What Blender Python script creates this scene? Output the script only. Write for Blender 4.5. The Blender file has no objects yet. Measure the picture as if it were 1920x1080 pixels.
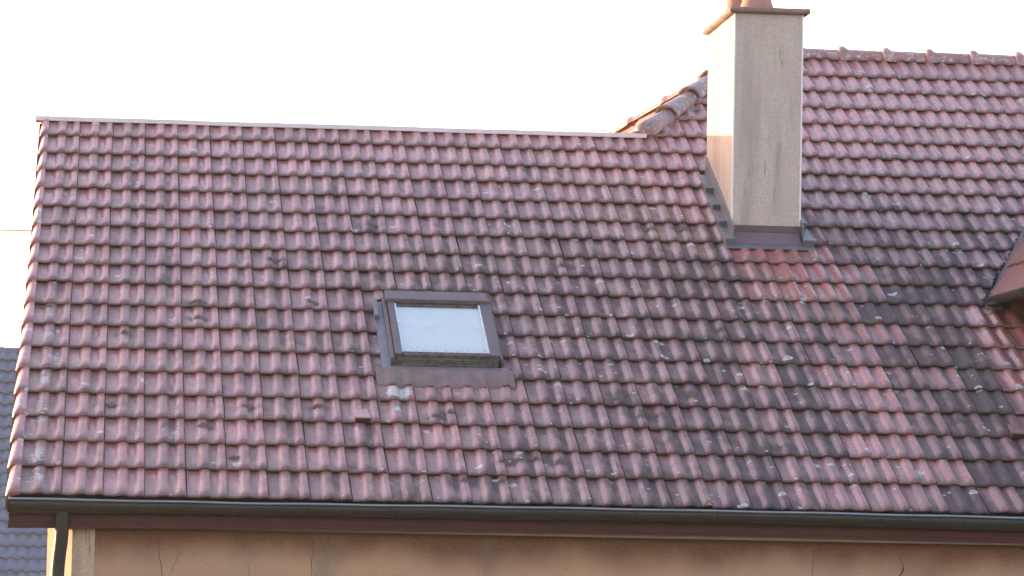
import bpy, math, random
import numpy as np
from mathutils import Vector, Matrix

# ------------------------------------------------------------------ camera
random.seed(7); rng = np.random.default_rng(11)
scene = bpy.context.scene
COL = scene.collection
YAW, PIT, ROLL = 0.1007189596, 0.0651374047, 0.0191099118
cy, sy, cp, sp, cr, sr = math.cos(YAW), math.sin(YAW), math.cos(PIT), math.sin(PIT), math.cos(ROLL), math.sin(ROLL)
FW = Vector((sy*cp, cy*cp, sp)); RT = Vector((cy, -sy, 0)); UPV = RT.cross(FW)
RT2 = cr*RT + sr*UPV; UP2 = -sr*RT + cr*UPV
cam_data = bpy.data.cameras.new('camera'); cam = bpy.data.objects.new('camera', cam_data); COL.objects.link(cam)
cam_data.sensor_width = 36; cam_data.lens = 7554.06/1920*36
cam_data.clip_start = .1; cam_data.clip_end = 5000
M = Matrix((RT2, UP2, -FW)).transposed().to_4x4(); M.translation = Vector((0.41654, -21.78046, -0.26456))
cam.matrix_world = M
scene.camera = cam

# ------------------------------------------------------------------ light
SUN_EL, SUN_A = math.radians(3.7), math.radians(40)      # azimuth measured from -X towards +Y
SDIR = Vector((-math.cos(SUN_EL)*math.cos(SUN_A), math.cos(SUN_EL)*math.sin(SUN_A), math.sin(SUN_EL)))
world = bpy.data.worlds.new('World'); scene.world = world; world.use_nodes = True
wn = world.node_tree; bg = wn.nodes['Background']
sky = wn.nodes.new('ShaderNodeTexSky'); sky.sky_type = 'NISHITA'; sky.sun_disc = False
sky.sun_elevation = SUN_EL; sky.sun_rotation = math.atan2(SDIR.x, SDIR.y)
sky.air_density = 1.0; sky.dust_density = 1.5; sky.ozone_density = 1.45
tn = wn.nodes.new('ShaderNodeMix'); tn.data_type = 'RGBA'; tn.blend_type = 'MULTIPLY'; tn.inputs[0].default_value = 1
tn.inputs[7].default_value = (1.16, .92, .99, 1); wn.links.new(sky.outputs[0], tn.inputs[6]); wn.links.new(tn.outputs[2], bg.inputs[0]); bg.inputs[1].default_value = 0.15
sl = bpy.data.lights.new('sun', 'SUN'); sl.energy = 2.8; sl.angle = math.radians(.5); sl.color = (1, .75, .44)
so = bpy.data.objects.new('sun', sl); COL.objects.link(so)
so.rotation_euler = SDIR.to_track_quat('Z', 'Y').to_euler(); so.location = (-20, 20, 20)
vs = scene.view_settings
vs.view_transform = 'Standard'; vs.look = 'None'; vs.exposure = 3.15; vs.gamma = 1; vs.use_curve_mapping = False

# ------------------------------------------------------------------ frame of the roof
W, G, PH = .22, .3549172, .4238517
CP, SP = math.cos(PH), math.sin(PH)
def RP(X, s, h=0.0): return (X, s*CP - h*SP, s*SP + h*CP)
U3 = Vector((0, CP, SP)); N3 = Vector((0, -SP, CP)); X3 = Vector((1, 0, 0))

# ------------------------------------------------------------------ node helpers
class NT:
    def __init__(s, name):
        s.m = bpy.data.materials.new(name); s.m.use_nodes = True; s.t = s.m.node_tree
        s.b = s.t.nodes['Principled BSDF']; s.b.inputs['Specular IOR Level'].default_value = .3
        s.tc = s.t.nodes.new('ShaderNodeTexCoord')
    def n(s, k, **kw):
        x = s.t.nodes.new('ShaderNode'+k)
        for a, v in kw.items(): setattr(x, a, v)
        return x
    def put(s, sock, v):
        if isinstance(v, bpy.types.NodeSocket): s.t.links.new(v, sock)
        elif isinstance(v, (tuple, list)) and len(v) == 3 and sock.type == 'RGBA': sock.default_value = (*v, 1)
        else: sock.default_value = v
    def math(s, op, a, b=0.0, c=0.0, clamp=False):
        x = s.n('Math', operation=op, use_clamp=clamp)
        s.put(x.inputs[0], a); s.put(x.inputs[1], b); s.put(x.inputs[2], c); return x.outputs[0]
    def add(s, a, b): return s.math('ADD', a, b)
    def mul(s, a, b): return s.math('MULTIPLY', a, b)
    def vec(s, scale=(1, 1, 1), rot=(0, 0, 0), src=None):
        x = s.n('Mapping'); s.t.links.new(src or s.tc.outputs['Object'], x.inputs[0])
        x.inputs['Scale'].default_value = scale; x.inputs['Rotation'].default_value = rot; return x.outputs[0]
    def noise(s, sc, det=3, rough=.55, v=None, dist=0):
        x = s.n('TexNoise'); x.inputs['Scale'].default_value = sc; x.inputs['Detail'].default_value = det
        x.inputs['Roughness'].default_value = rough; x.inputs['Distortion'].default_value = dist
        s.t.links.new(v or s.tc.outputs['Object'], x.inputs['Vector']); return x.outputs['Fac']
    def ramp(s, v, a, b, lo=0.0, hi=1.0, smooth=True):
        x = s.n('MapRange', interpolation_type='SMOOTHSTEP' if smooth else 'LINEAR')
        s.put(x.inputs[0], v); s.put(x.inputs[1], a); s.put(x.inputs[2], b); s.put(x.inputs[3], lo); s.put(x.inputs[4], hi)
        return x.outputs[0]
    def mix(s, f, a, b):
        x = s.n('Mix', data_type='RGBA'); s.put(x.inputs[0], f); s.put(x.inputs[6], a); s.put(x.inputs[7], b); return x.outputs[2]
    def bump(s, h, dist=.002, strength=.6):
        x = s.n('Bump'); x.inputs['Distance'].default_value = dist; x.inputs['Strength'].default_value = strength
        s.put(x.inputs['Height'], h); s.t.links.new(x.outputs[0], s.b.inputs['Normal'])
    def out(s, col, rough=.8, metal=0.0):
        s.put(s.b.inputs['Base Color'], col); s.put(s.b.inputs['Roughness'], rough); s.put(s.b.inputs['Metallic'], metal); return s.m

def mat_tile(name, c1, c2, film, dark, base_dirt=0.0, ringlo=.80):
    m = NT(name)
    at = m.n('Attribute', attribute_name='tint'); sep = m.n('SeparateColor'); m.t.links.new(at.outputs['Color'], sep.inputs[0])
    rnd, dirt, lich = sep.outputs[0], sep.outputs[1], sep.outputs[2]
    uv = m.n('UVMap', uv_map='tuv'); su = m.n('SeparateXYZ'); m.t.links.new(uv.outputs[0], su.inputs[0])
    low, tt = su.outputs[0], su.outputs[1]               # low: 1 in a trough, 0 on a roll; tt: 0 at the nose
    mp = m.vec((1, .45, .45))
    n1 = m.noise(2.3, 3, .6); n2 = m.noise(17, 4, .65, mp); n3 = m.noise(75, 3, .7); n4 = m.noise(260, 2, .6)
    base = m.mix(rnd, c1, c2)
    base = m.mix(m.ramp(n3, .35, .7, 0, .35), base, tuple(min(1, x*1.35) for x in c1))
    d = m.add(dirt, base_dirt)
    k = m.add(m.mul(d, 1.25), m.mul(m.add(n1, -.5), .40))
    k = m.add(k, m.mul(m.add(n2, -.5), 1.35))
    k = m.add(k, m.mul(m.add(n3, -.5), .5))
    lowd = m.mul(low, m.ramp(d, .20, .6, .35, 1))
    k = m.add(k, m.mul(lowd, .30))
    nose = m.ramp(tt, .26, .02, 0, 1)
    k = m.add(k, m.mul(nose, .42))
    f1 = m.ramp(k, .12, .75, 0, .88)
    col = m.mix(f1, base, film)
    k2 = m.add(m.add(m.mul(d, .9), m.mul(m.add(m.noise(9, 4, .6, mp), -.5), 1.3)), m.mul(lowd, .25))
    k2 = m.add(k2, m.mul(nose, .16))
    f2 = m.ramp(k2, .42, 1.0, 0, .9)
    col = m.mix(f2, col, dark)
    # green-brown algae hints
    col = m.mix(m.ramp(m.add(m.noise(5.3, 3), m.mul(d, .12)), .62, .80, 0, .28), col, (.15, .12, .085))
    # crusty lichen sheets
    lf = m.ramp(m.add(lich, m.mul(m.add(m.noise(38, 4, .7), -.5), 1.2)), .48, .62, 0, .85)
    col = m.mix(lf, col, m.mix(m.ramp(n3, .4, .6), (.36, .38, .36), (.50, .55, .54)))
    # round pale rosettes with a browner middle
    for sc, r0, thr in ((12, .44, ringlo), (26, .42, ringlo)):
        vo = m.n('TexVoronoi', feature='F1'); vo.inputs['Scale'].default_value = sc
        ds = m.n('VectorMath', operation='ADD'); nz = m.n('TexNoise'); nz.inputs['Scale'].default_value = 60
        m.t.links.new(m.tc.outputs['Object'], nz.inputs['Vector'])
        mv = m.n('VectorMath', operation='SCALE'); m.t.links.new(nz.outputs['Color'], mv.inputs[0]); mv.inputs['Scale'].default_value = .016
        m.t.links.new(m.tc.outputs['Object'], ds.inputs[0]); m.t.links.new(mv.outputs[0], ds.inputs[1])
        m.t.links.new(ds.outputs[0], vo.inputs['Vector'])
        cs = m.n('SeparateColor'); m.t.links.new(vo.outputs['Color'], cs.inputs[0])
        pres = m.ramp(m.add(m.add(cs.outputs[0], m.mul(lich, .45)), m.mul(m.add(m.noise(1.1, 2), -.5), .35)), thr, thr+.02)
        rr = m.mul(cs.outputs[1], r0)
        ring = m.mul(m.ramp(vo.outputs['Distance'], rr, m.mul(rr, .80)), m.ramp(vo.outputs['Distance'], m.mul(rr, .25), m.mul(rr, .6), .35, 1))
        col = m.mix(m.mul(m.mul(ring, pres), .8), col, (.52, .55, .53))
    # sand grain
    col = m.mix(m.ramp(n4, .3, .75, 0, .22), col, (.02, .015, .015))
    m.bump(m.add(m.add(m.mul(n4, .4), m.mul(n3, .25)), m.mul(lf, .8)), .0012, .5)
    m.b.inputs['Specular IOR Level'].default_value = .6
    return m.out(col, m.add(m.ramp(f1, 0, .8, .25, .38), m.mul(f2, .30)))

TILE = mat_tile('clay_tile', (.40, .150, .132), (.35, .130, .120), (.20, .112, .105), (.038, .025, .028), ringlo=.965)
RIDGEM = mat_tile('ridge_clay', (.40, .18, .155), (.38, .16, .13), (.20, .16, .155), (.08, .062, .062), .05, .9)

def mat_plain(name, col, col2=None, rough=.7, metal=0., sc=12, amt=.5, bump=.001, dark=None, streak=False):
    m = NT(name)
    n = m.noise(sc, 4, .6, m.vec((1, 1, .25)) if streak else None); n2 = m.noise(sc*9, 3, .6)
    c = m.mix(m.ramp(n, .35, .65, 0, amt), col, col2 or tuple(x*.6 for x in col))
    c = m.mix(m.ramp(n2, .55, .8, 0, .3), c, dark or tuple(x*.5 for x in col))
    m.bump(m.add(n2, n), bump, .6)
    return m.out(c, rough, metal)

def mat_render(name, col, col2, stain):
    m = NT(name)
    big = m.noise(2.2, 4, .6); st = m.noise(6, 4, .62, m.vec((1, 1, .14))); fine = m.noise(55, 4, .75); gr = m.noise(260, 3, .7)
    c = m.mix(m.ramp(big, .32, .68), col, col2)
    c = m.mix(m.ramp(st, .42, .66, 0, .85), c, stain)
    for sc, thr in ((24, .60), (46, .61)):                       # short dark runs
        r1 = m.noise(sc, 3, .55, m.vec((1, 1, .09)))
        msk = m.ramp(m.noise(5, 3, .6, m.vec((1, 1, .7))), .50, .62)
        c = m.mix(m.mul(m.ramp(r1, thr, thr+.06, 0, .75), msk), c, tuple(x*.45 for x in stain))
    c = m.mix(m.ramp(fine, .40, .66, 0, .6), c, tuple(x*.72 for x in col2))
    c = m.mix(m.ramp(gr, .42, .66, 0, .6), c, tuple(x*.45 for x in col2))
    m.bump(m.add(m.mul(gr, .8), fine), .004, .9)
    return m.out(c, .9)

CHIM = mat_render('chimney_render', (.72, .62, .53), (.66, .57, .49), (.43, .36, .32))
def mat_wall():
    m = NT('wall_render')
    big = m.noise(1.3, 4, .6); fine = m.noise(80, 3, .75); gr = m.noise(300, 2, .6)
    c = m.mix(m.ramp(big, .35, .65), (.52, .315, .185), (.48, .30, .20))
    sz = m.n('SeparateXYZ'); m.t.links.new(m.tc.outputs['Object'], sz.inputs[0])
    edge = m.add(sz.outputs[2], m.mul(m.add(m.noise(2.2, 4, .6, m.vec((1, 1, .5))), -.5), .22))   # rusty seepage, with eaves shade painted in, below the board
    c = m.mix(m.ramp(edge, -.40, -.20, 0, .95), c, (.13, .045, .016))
    st = m.noise(3.2, 4, .6, m.vec((1, 1, .2)), .6)
    c = m.mix(m.ramp(st, .60, .72, 0, .5), c, (.17, .14, .12))
    c = m.mix(m.ramp(fine, .35, .75, 0, .3), c, (.30, .22, .16))
    c = m.mix(m.ramp(m.noise(34, 2, .5), .70, .76, 0, .5), c, (.12, .08, .06))
    c = m.mix(m.ramp(gr, .5, .8, 0, .3), c, (.16, .11, .08))
    m.bump(m.add(m.mul(gr, .8), fine), .003, .8)
    return m.out(c, .9)
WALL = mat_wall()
PILAST = mat_render('corner_render', (.72, .54, .40), (.66, .49, .36), (.33, .25, .19))
CRACK = mat_plain('crack_dark', (.12, .08, .06))  # dark colour of the cracks and small round spots
FASC = mat_plain('red_brown_board', (.085, .024, .024), (.06, .019, .019), .7, sc=5, amt=.8, dark=(.05, .03, .03), streak=False)
GUT = mat_plain('weathered_gutter_metal', (.036, .038, .036), (.05, .048, .044), .45, .35, sc=6, amt=.8)
BEAD = mat_plain('gutter_bead_metal', (.22, .26, .30), (.16, .19, .22), .35, .6, sc=9)
ZINC = mat_plain('zinc_flashing', (.20, .21, .235), (.15, .155, .175), .45, .5, sc=14)
ZINCL = mat_plain('pale_ridge_flashing', (.70, .64, .66), (.60, .54, .56), .6, .1, sc=8)
LEAD = mat_plain('purple_brown_apron', (.20, .145, .165), (.15, .11, .125), .55, .2, sc=10)
COLLAR = mat_plain('brown_collar', (.13, .085, .085), (.09, .06, .06), .7, sc=16)
BEADW = mat_plain('white_corner_bead', (.84, .83, .78), (.74, .72, .66), .6, sc=30, amt=.4)
CONC = mat_render('cap_concrete', (.40, .28, .24), (.33, .23, .20), (.17, .13, .11))
POT = mat_plain('clay_pot', (.42, .23, .17), (.33, .17, .13), .8, sc=9, amt=.8, dark=(.45, .42, .38))
FRAME = mat_plain('grey_brown_window_metal', (.135, .110, .118), (.10, .083, .088), .45, .3, sc=9, amt=.7)
FRAMED = mat_plain('dirty_window_metal', (.06, .052, .048), (.12, .105, .09), .75, sc=30, amt=.9)
SASH = mat_plain('pale_sash_line', (.62, .66, .70), (.50, .53, .56), .4, sc=20)
APRON = mat_plain('pleated_apron', (.21, .15, .145), (.16, .12, .11), .75, sc=8, amt=.8, dark=(.14, .13, .09))
MORT = mat_plain('orange_mortar', (.50, .235, .13), (.40, .20, .13), .9, sc=20, amt=.8, bump=.004, dark=(.22, .17, .15))
MOSS = mat_plain('dark_moss', (.095, .075, .058), (.15, .11, .085), .95, sc=60, amt=.9, bump=.004)
HIPCLAY = mat_plain('sunlit_hip_clay', (.40, .20, .14), (.33, .16, .12), .8, sc=14)
RIBCLAY = mat_plain('ribbed_red_clay', (.24, .12, .11), (.18, .09, .088), .75, sc=14, amt=.7)
SLATE = mat_plain('blue_grey_concrete_tile', (.105, .145, .215), (.08, .11, .165), .6, sc=3, amt=.6, bump=.003)
NWALL = mat_render('neighbour_render', (.52, .48, .42), (.47, .43, .38), (.3, .27, .24))
DARKIN = mat_plain('dark_inside', (.02, .018, .018))
def mat_glass():
    m = NT('pale_blue_pane')
    n = m.noise(9, 4, .6); n2 = m.noise(60, 3, .7)
    uv = m.n('UVMap', uv_map='tuv'); su = m.n('SeparateXYZ'); m.t.links.new(uv.outputs[0], su.inputs[0])
    c = m.mix(m.ramp(n, .35, .65), (.45, .54, .545), (.49, .58, .58))  # even pale blue as the pane's base colour
    dirt = m.mul(m.ramp(m.add(su.outputs[1], m.mul(m.add(n, -.5), -.35)), .22, .0, 0, 1), m.ramp(n2, .45, .6))
    c = m.mix(m.mul(dirt, .7), c, (.16, .16, .14))
    m.b.inputs['Coat Weight'].default_value = .6; m.b.inputs['Coat Roughness'].default_value = .08
    return m.out(c, .35)
GLASS = mat_glass()

# ------------------------------------------------------------------ mesh helpers
def link(o, parent=None):
    COL.objects.link(o)
    if parent is not None: o.parent = parent
    return o
def mesh_obj(name, verts, faces, mat, parent=None, smooth=True, mats=None, fmat=None):
    me = bpy.data.meshes.new(name); me.from_pydata([tuple(v) for v in verts], [], faces); me.update()
    for m in (mats or [mat]):
        if m: me.materials.append(m)
    if fmat is not None: me.polygons.foreach_set('material_index', fmat)
    if smooth: me.polygons.foreach_set('use_smooth', [True]*len(me.polygons))
    return link(bpy.data.objects.new(name, me), parent)
class MB:
    def __init__(s): s.v = []; s.f = []; s.m = []
    def quad(s, *p, m=0): i = len(s.v); s.v += [tuple(q) for q in p]; s.f.append(tuple(range(i, i+len(p)))); s.m.append(m)
    def hexa(s, p, m=0):      # 8 points: 4 bottom, 4 top, same order
        i = len(s.v); s.v += [tuple(q) for q in p]
        for f in ((3, 2, 1, 0), (4, 5, 6, 7), (0, 1, 5, 4), (1, 2, 6, 5), (2, 3, 7, 6), (3, 0, 4, 7)):
            s.f.append(tuple(i+j for j in f)); s.m.append(m)
    def box(s, a, b, m=0):
        (x0, y0, z0), (x1, y1, z1) = a, b
        s.hexa([(x0, y0, z0), (x1, y0, z0), (x1, y1, z0), (x0, y1, z0), (x0, y0, z1), (x1, y0, z1), (x1, y1, z1), (x0, y1, z1)], m)
    def rbox(s, X0, X1, s0, s1, h0, h1, m=0):        # box laid on the roof slope
        s.hexa([RP(X0, s0, h0), RP(X1, s0, h0), RP(X1, s1, h0), RP(X0, s1, h0), RP(X0, s0, h1), RP(X1, s0, h1), RP(X1, s1, h1), RP(X0, s1, h1)], m)
    def loft(s, rings, closed=True, cap=False, m=0):
        i = len(s.v); n = len(rings[0])
        for r in rings: s.v += [tuple(p) for p in r]
        for a in range(len(rings)-1):
            for b in range(n if closed else n-1):
                c = (b+1) % n
                s.f.append((i+a*n+b, i+a*n+c, i+(a+1)*n+c, i+(a+1)*n+b)); s.m.append(m)
        if cap:
            s.f.append(tuple(i+j for j in range(n))[::-1]); s.m.append(m)
            s.f.append(tuple(i+(len(rings)-1)*n+j for j in range(n))); s.m.append(m)
    def build(s, name, mat, parent=None, smooth=False, mats=None, bevel=0, seg=2):
        o = mesh_obj(name, s.v, s.f, mat, parent, smooth, mats, s.m)
        if bevel:
            b = o.modifiers.new('bevel', 'BEVEL'); b.width = bevel; b.segments = seg; b.limit_method = 'ANGLE'
        return o
def tag(o, label=None, cat=None, group=None, kind=None):
    if label: o['label'] = label
    if cat: o['category'] = cat
    if group: o['group'] = group
    if kind: o['kind'] = kind
    return o
def empty(name, loc=(0, 0, 0)):
    o = bpy.data.objects.new(name, None); COL.objects.link(o); o.location = loc; return o
def part_of(o, root):            # keep world coordinates under an empty
    o.parent = root; o.matrix_parent_inverse = Matrix.Translation(-Vector(root.location)); return o
def set_tile_attr(me, tint, tuv):
    a = me.color_attributes.new('tint', 'FLOAT_COLOR', 'POINT')
    a.data.foreach_set('color', np.asarray(tint, np.float32).ravel())
    uvl = me.uv_layers.new(name='tuv'); idx = np.empty(len(me.loops), np.int32); me.loops.foreach_get('vertex_index', idx)
    uvl.data.foreach_set('uv', np.asarray(tuv, np.float32)[idx].ravel())
def sst(a, b, x): t = np.clip((np.asarray(x, float)-a)/(b-a), 0, 1); return t*t*(3-2*t)

# ------------------------------------------------------------------ ground
g = MB(); S_ = 1490
g.quad((-S_, -290, -5.2), (S_, -290, -5.2), (S_, S_, -5.2), (-S_, S_, -5.2))
ground = g.build('ground', mat_plain('grass_ground', (.07, .09, .04), (.10, .10, .05), .95, sc=.4))
tag(ground, 'grassy ground around the houses', kind='structure')

# ================================================================== HOUSE
house = empty('house', (4, 3, -5.2))
tag(house, 'old house with mossy red clay tile roof, tall rendered chimney and small roof window', 'house')
XR = 8.2                                            # built past the right edge of the photograph

# ---- tiles
VR = [-.06, 1.02, 2.04, 3.04, 4.02, 5.03, 6.03, 7.04, 8.03, 9.06, 10.0, 10.97, 11.96, 12.95, 13.97, 15.0, 15.97, 17.0, 18.0, 19.1, 20.15, 21.25, 22.3, 23.45]
def ushift(k, v): return float(np.interp(k, [0, 1, 4, 8, 14, 19, 24], [-.08, -.05, 0, .05, .01, -.01, -.04]))*max(0., 1-v/16)
PU = [0, .010, .024, .034, .16, .268, .275, .320, .366, .373, .47, .535, .545, .580, .612, .620, .735, .742, .790, .836, .843, .93, .962, .974, .979, 1.0]
PHh = [0, .009, .009, 0, 0, 0, .0020, .0130, .0240, .0255, .0265, .0262, .0240, .0125, .0020, 0, 0, .0020, .0130, .0240, .0255, .0262, .0258, .0200, 0, -.001]
TT = [0, .012, .035, .07, .11, .16, .22, .32, .45, .6, .8, 1.0, 1.12]
BASE = -.021
def fade(t): return np.interp(t, [0, .012, .035, .07, .11, .16, .22, .32], [.38, .60, .76, .88, .95, .98, 1, 1])
def dirt_field(u, v):
    """how far the grey-black growth has got, from looking at the photograph"""
    d = .26 + .10*sst(15, 9, v)*sst(3, 10, u)
    d += .10*math.sin(u*1.7+v*.9)*math.sin(v*.8-u*.37+1)
    d += .10*math.exp(-((v-11)/4.5)**2)
    d += .06*sst(17, 4, v) + .16*sst(7, 15, u)*sst(17.5, 9, v)
    d += .05*sst(5, 9, u)*sst(17, 14, v)
    d += .34*sst(15, 23, u)*sst(15, 5, v)
    if u > 23 and v < 6: d -= .10+.12*math.sin(u*2.9+v*1.3)
    d += .14*sst(22, 25, u)*sst(15, 8, v)*sst(1., 5, v)
    if v > 17.9: d = .20 + .08*sst(22, 30, u)
    if 20.0 <= u < 23 and 8.6 < v < 12.2: d = .29+.10*math.sin(u*5+v*3)        # washed clean below the chimney zinc
    elif 22 <= u < 23 and v <= 8.6: d = .33+.17*sst(6.5, 2.0, v)+.07*math.sin(v*3.3)
    elif 21 <= u < 22 and v <= 8.6: d = .50+.14*math.sin(v*2.1)
    elif 20 <= u < 21 and v <= 8.6: d = .56+.34*sst(7.5, 5.5, v)*sst(.4, 2.2, v)         # dark run beside the clean one
    elif 19 <= u < 20 and v <= 7: d = .54+.12*math.sin(v*1.7+1)
    if 23 <= u < 26 and v < 12: d -= (.20, .12, .06)[int(u)-23]*(1+math.sin(v*4.1+u*2))
    if 9.2 < u < 12.6 and v < 5: d -= .14*sst(0, 4, v)
    if u > 26.4 and v < 9.2: d = .22 + .30*sst(7, 3, v)                  # redder tiles under the dormer
    return d
MOSSP = [(4.34, 8.15), (2.41, 6.69), (5.63, 3.54), (7.43, 3.61), (4.4, 7.4), (.27, 7.85), (9.62, 12.31), (6.65, 10.36), (14.98, 10.47), (17.43, 4.43), (12.35, 1.59), (12.05, 1.48), (11.86, .80), (10.97, .77), (19.9, 10.02), (18.74, 7.5), (17.31, 4.54), (24.44, 3.66), (19.45, 10.82), (15.59, 4.48), (10.51, 3.27), (12.78, 1.71), (19.15, 2.36), (2.13, 3.52), (5.22, 1.5), (4.45, 2.72), (13.43, 1.52), (18.71, 2.24), (18.73, 12.61), (17.68, 12.56), (7.6, 8.3), (10.9, 3.5), (15.3, 4.2), (15.9, 3.5), (16.2, 3.6), (27.2, 9.4), (28.3, 10.3), (20.7, 19.7), (26.8, 8.6)]
verts = []; faces = []; tint = []; tuv = []; nv = 0
PUa, PHa, TTa = np.array(PU), np.array(PHh)*.64, np.array(TT)
low = 1-np.clip(PHa/.0168, 0, 1)
for j_ in range(NU_ := len(PU)):      # growth stays thin on the left-facing side of each roll
    if 6 <= j_ <= 9 or 17 <= j_ <= 19: low[j_] = -.7
    if j_ < 6: low[j_] *= .35
low[10:13] = .62      # the first roll of every tile carries a brownish patch on its flat top
low[24] = low[25] = .3
fd = fade(TTa)
NU, NTt = len(PU), len(TT)
clean_low = {}
def hipX(s): return 4.12+(s-6.44)*.4975
Xd0, sd0 = 5.93, 3.20                                  # foot of dormer valley
def in_hole(X, s):
    if 2.050 < X < 2.765 and 1.70 < s < 3.00: return True
    if 4.405 < X < 4.94 and 4.20 < s < 5.42: return True
    if 4.405 < X < 4.94 and 5.42 <= s < 5.60: return True
    if s > 6.42 and X < hipX(s)-.02: return True
    if X > 5.865+(s-3.21)*.385 and s > 3.19: return True
    if s > 8.42: return True
    return False
for i in range(24):
    v0 = VR[i]; v1 = VR[i+1] if i < 23 else 24.3
    for k in range(0 if i < 18 else 18, 37):
        lift = abs(rng.normal(0, .0011)); dx = rng.normal(0, .0014); dv = rng.normal(0, .011); tw = rng.normal(0, .0013); sk = rng.normal(0, .0012)
        if rng.random() < .05: lift += rng.uniform(.002, .007)
        if i == 18 and k < 20: lift = .001
        u0 = k + ushift(k, v0); u1 = k+1+ushift(k+1, v0)
        uh0 = k + ushift(k, v1); 
        gg = (v1-v0)
        vv = v0+dv + TTa*gg
        vv_full = vv[:, None]*np.ones(NU)[None]
        uu = (u0+(u1-u0)*PUa)[None]*np.ones(NTt)[:, None] + ((uh0-u0)*TTa)[:, None]
        hh = BASE + (.028+lift)*(1-TTa/1.16)[:, None] + PHa[None]*fd[:, None] + tw*(PUa[None]-.5)*2
        # blunt rounded nose
        hh[0] -= .006; hh[1] -= .0015
        X = uu*W + dx + sk*TTa[:, None]; s = vv_full*G; h = hh
        front = np.stack([X[0], s[0]+.003, h[0]-.009], -1)
        P = np.concatenate([front[None], np.stack([X, s, h], -1)], 0)
        P = P.reshape(-1, 3)
        dd = dirt_field(k+.5, i+.3) + rng.normal(0, .018+.11*float(sst(17, 21, k)*sst(14, 8, i)))
        if rng.random() < .03: dd -= .12
        if i < 23 and k > 5 and rng.random() < .03: dd += .12
        rn = rng.random()
        li = 0.0
        lowf = np.tile(low, NTt+1); tf = np.repeat(np.concatenate([[0], TTa]), NU)
        liv = np.full(len(P), .14*float(sst(8, 11, k)*sst(10, 7, i))+.04)
        # lichen sheets seen in the photograph (u, v, radii, strength)
        uX = P[:, 0]/W; vS = P[:, 1]/G
        for (lu, lv, ru, rv, ls) in ((.35, 1.4, .35, .75, .62), (.35, .5, .35, .5, .58), (.35, 2.6, .3, .3, .35), (.3, 3.5, .3, .45, .55), (.35, 4.5, .35, .45, .6), (.55, 5.5, .5, .4, .6), (.35, 6.5, .5, .4, .6), (.45, 7.4, .4, .4, .5),
                (9.60, 4.30, .42, .30, 1.1), (9.5, 3.55, .22, .18, .75), (.35, 3.0, .3, .5, .6), (2.45, 6.25, .22, .2, .55), (26.0, 6.6, .4, .3, .6), (25.6, 7.3, .3, .2, .5), (13.2, 4.2, .9, .8, .2), (12.6, 6.5, .9, 1.6, .22), (13.4, 5.5, .9, 1.2, .24),
                (17.0, .5, .9, .35, .34), (18.6, .5, .9, .35, .34), (21, .5, 1.2, .4, .28), (24.2, 22.6, 1.2, .3, .35), (27.5, 22.5, 1.5, .25, .34), (19.3, 18.3, .8, .5, .40), (.6, 13.5, .4, .4, .35), (2.6, 14.2, .4, .4, .3), (3, 12.3, .4, .3, .35), (.8, 11, .4, .5, .35)):
            liv = np.maximum(liv, ls*np.exp(-((uX-lu)/ru)**2-((vS-lv)/rv)**2))
        ddv = np.full(len(P), dd); ddv[:NU] += .30; ddv[NU:2*NU] += .06; liv[:2*NU] *= .4
        if i >= 17: liv = np.maximum(liv, .40*(1-sst(.0, .20, np.repeat(np.concatenate([[0], TTa]), NU))))
        for mu_, mv_ in MOSSP:
            if abs(mu_-k-.5) < 1.3 and abs(mv_-i-.5) < 1.4: ddv = ddv+.55*np.exp(-((uX-mu_)/.30)**2-((vS-mv_)/.13)**2)
        c = np.stack([np.full(len(P), rn), ddv, liv, np.ones(len(P))], -1)
        base_i = nv
        Pw = np.stack([P[:, 0], P[:, 1]*CP-P[:, 2]*SP, P[:, 1]*SP+P[:, 2]*CP], -1)
        verts.append(Pw); tint.append(c); tuv.append(np.stack([lowf, tf], -1)); nv += len(P)
        Pg = P.reshape(NTt+1, NU, 3)
        for a in range(NTt):
            for b in range(NU-1):
                cX = (Pg[a, b, 0]+Pg[a+1, b+1, 0])/2; cs = (Pg[a, b, 1]+Pg[a+1, b+1, 1])/2
                if in_hole(cX, cs): continue
                q = base_i+a*NU+b
                faces.append((q, q+1, q+NU+1, q+NU))
V = np.concatenate(verts)
roof = mesh_obj('roof', V.tolist(), faces, TILE, None, True)
set_tile_attr(roof.data, np.concatenate(tint), np.concatenate(tuv))
part_of(roof, house)
tag(roof, 'red clay tile slope with grey growth, pale lichen and a washed clean strip below the chimney')

# (parts of the house keep world coordinates: parent world matrix is identity for every part)
def setp(o, parent): o.parent = parent; return o

# ---- slab under the tiles, back slopes
b = MB()
b.hexa([RP(-.045, .03, -.16), RP(9, .03, -.16), RP(9, 6.38, -.16), RP(-.045, 6.38, -.16), RP(-.045, .03, -.07), RP(9, .03, -.07), RP(9, 6.38, -.07), RP(-.045, 6.38, -.07)])
b.hexa([RP(4.25, 6.38, -.16), RP(9, 6.38, -.16), RP(9, 8.40, -.16), RP(5.2, 8.40, -.16), RP(4.25, 6.38, -.07), RP(9, 6.38, -.07), RP(9, 8.40, -.07), RP(5.2, 8.40, -.07)])
setp(b.build('roof_deck', DARKIN), roof)
b = MB()
b.quad((-.05, 5.86, 2.60), (4.6, 5.86, 2.60), (4.6, 11.6, -.05), (-.05, 11.6, -.05))
b.quad((5.2, 7.72, 3.44), (9, 7.72, 3.44), (9, 15, .75), (5.2, 15, .75))
b.quad((5.2, 7.72, 3.44), (5.2, 15, .75), (3.5, 11.2, 2.1), (4.35, 9.0, 2.98))
o = part_of(b.build('rear_roof_slope', HIPCLAY), house)

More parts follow.
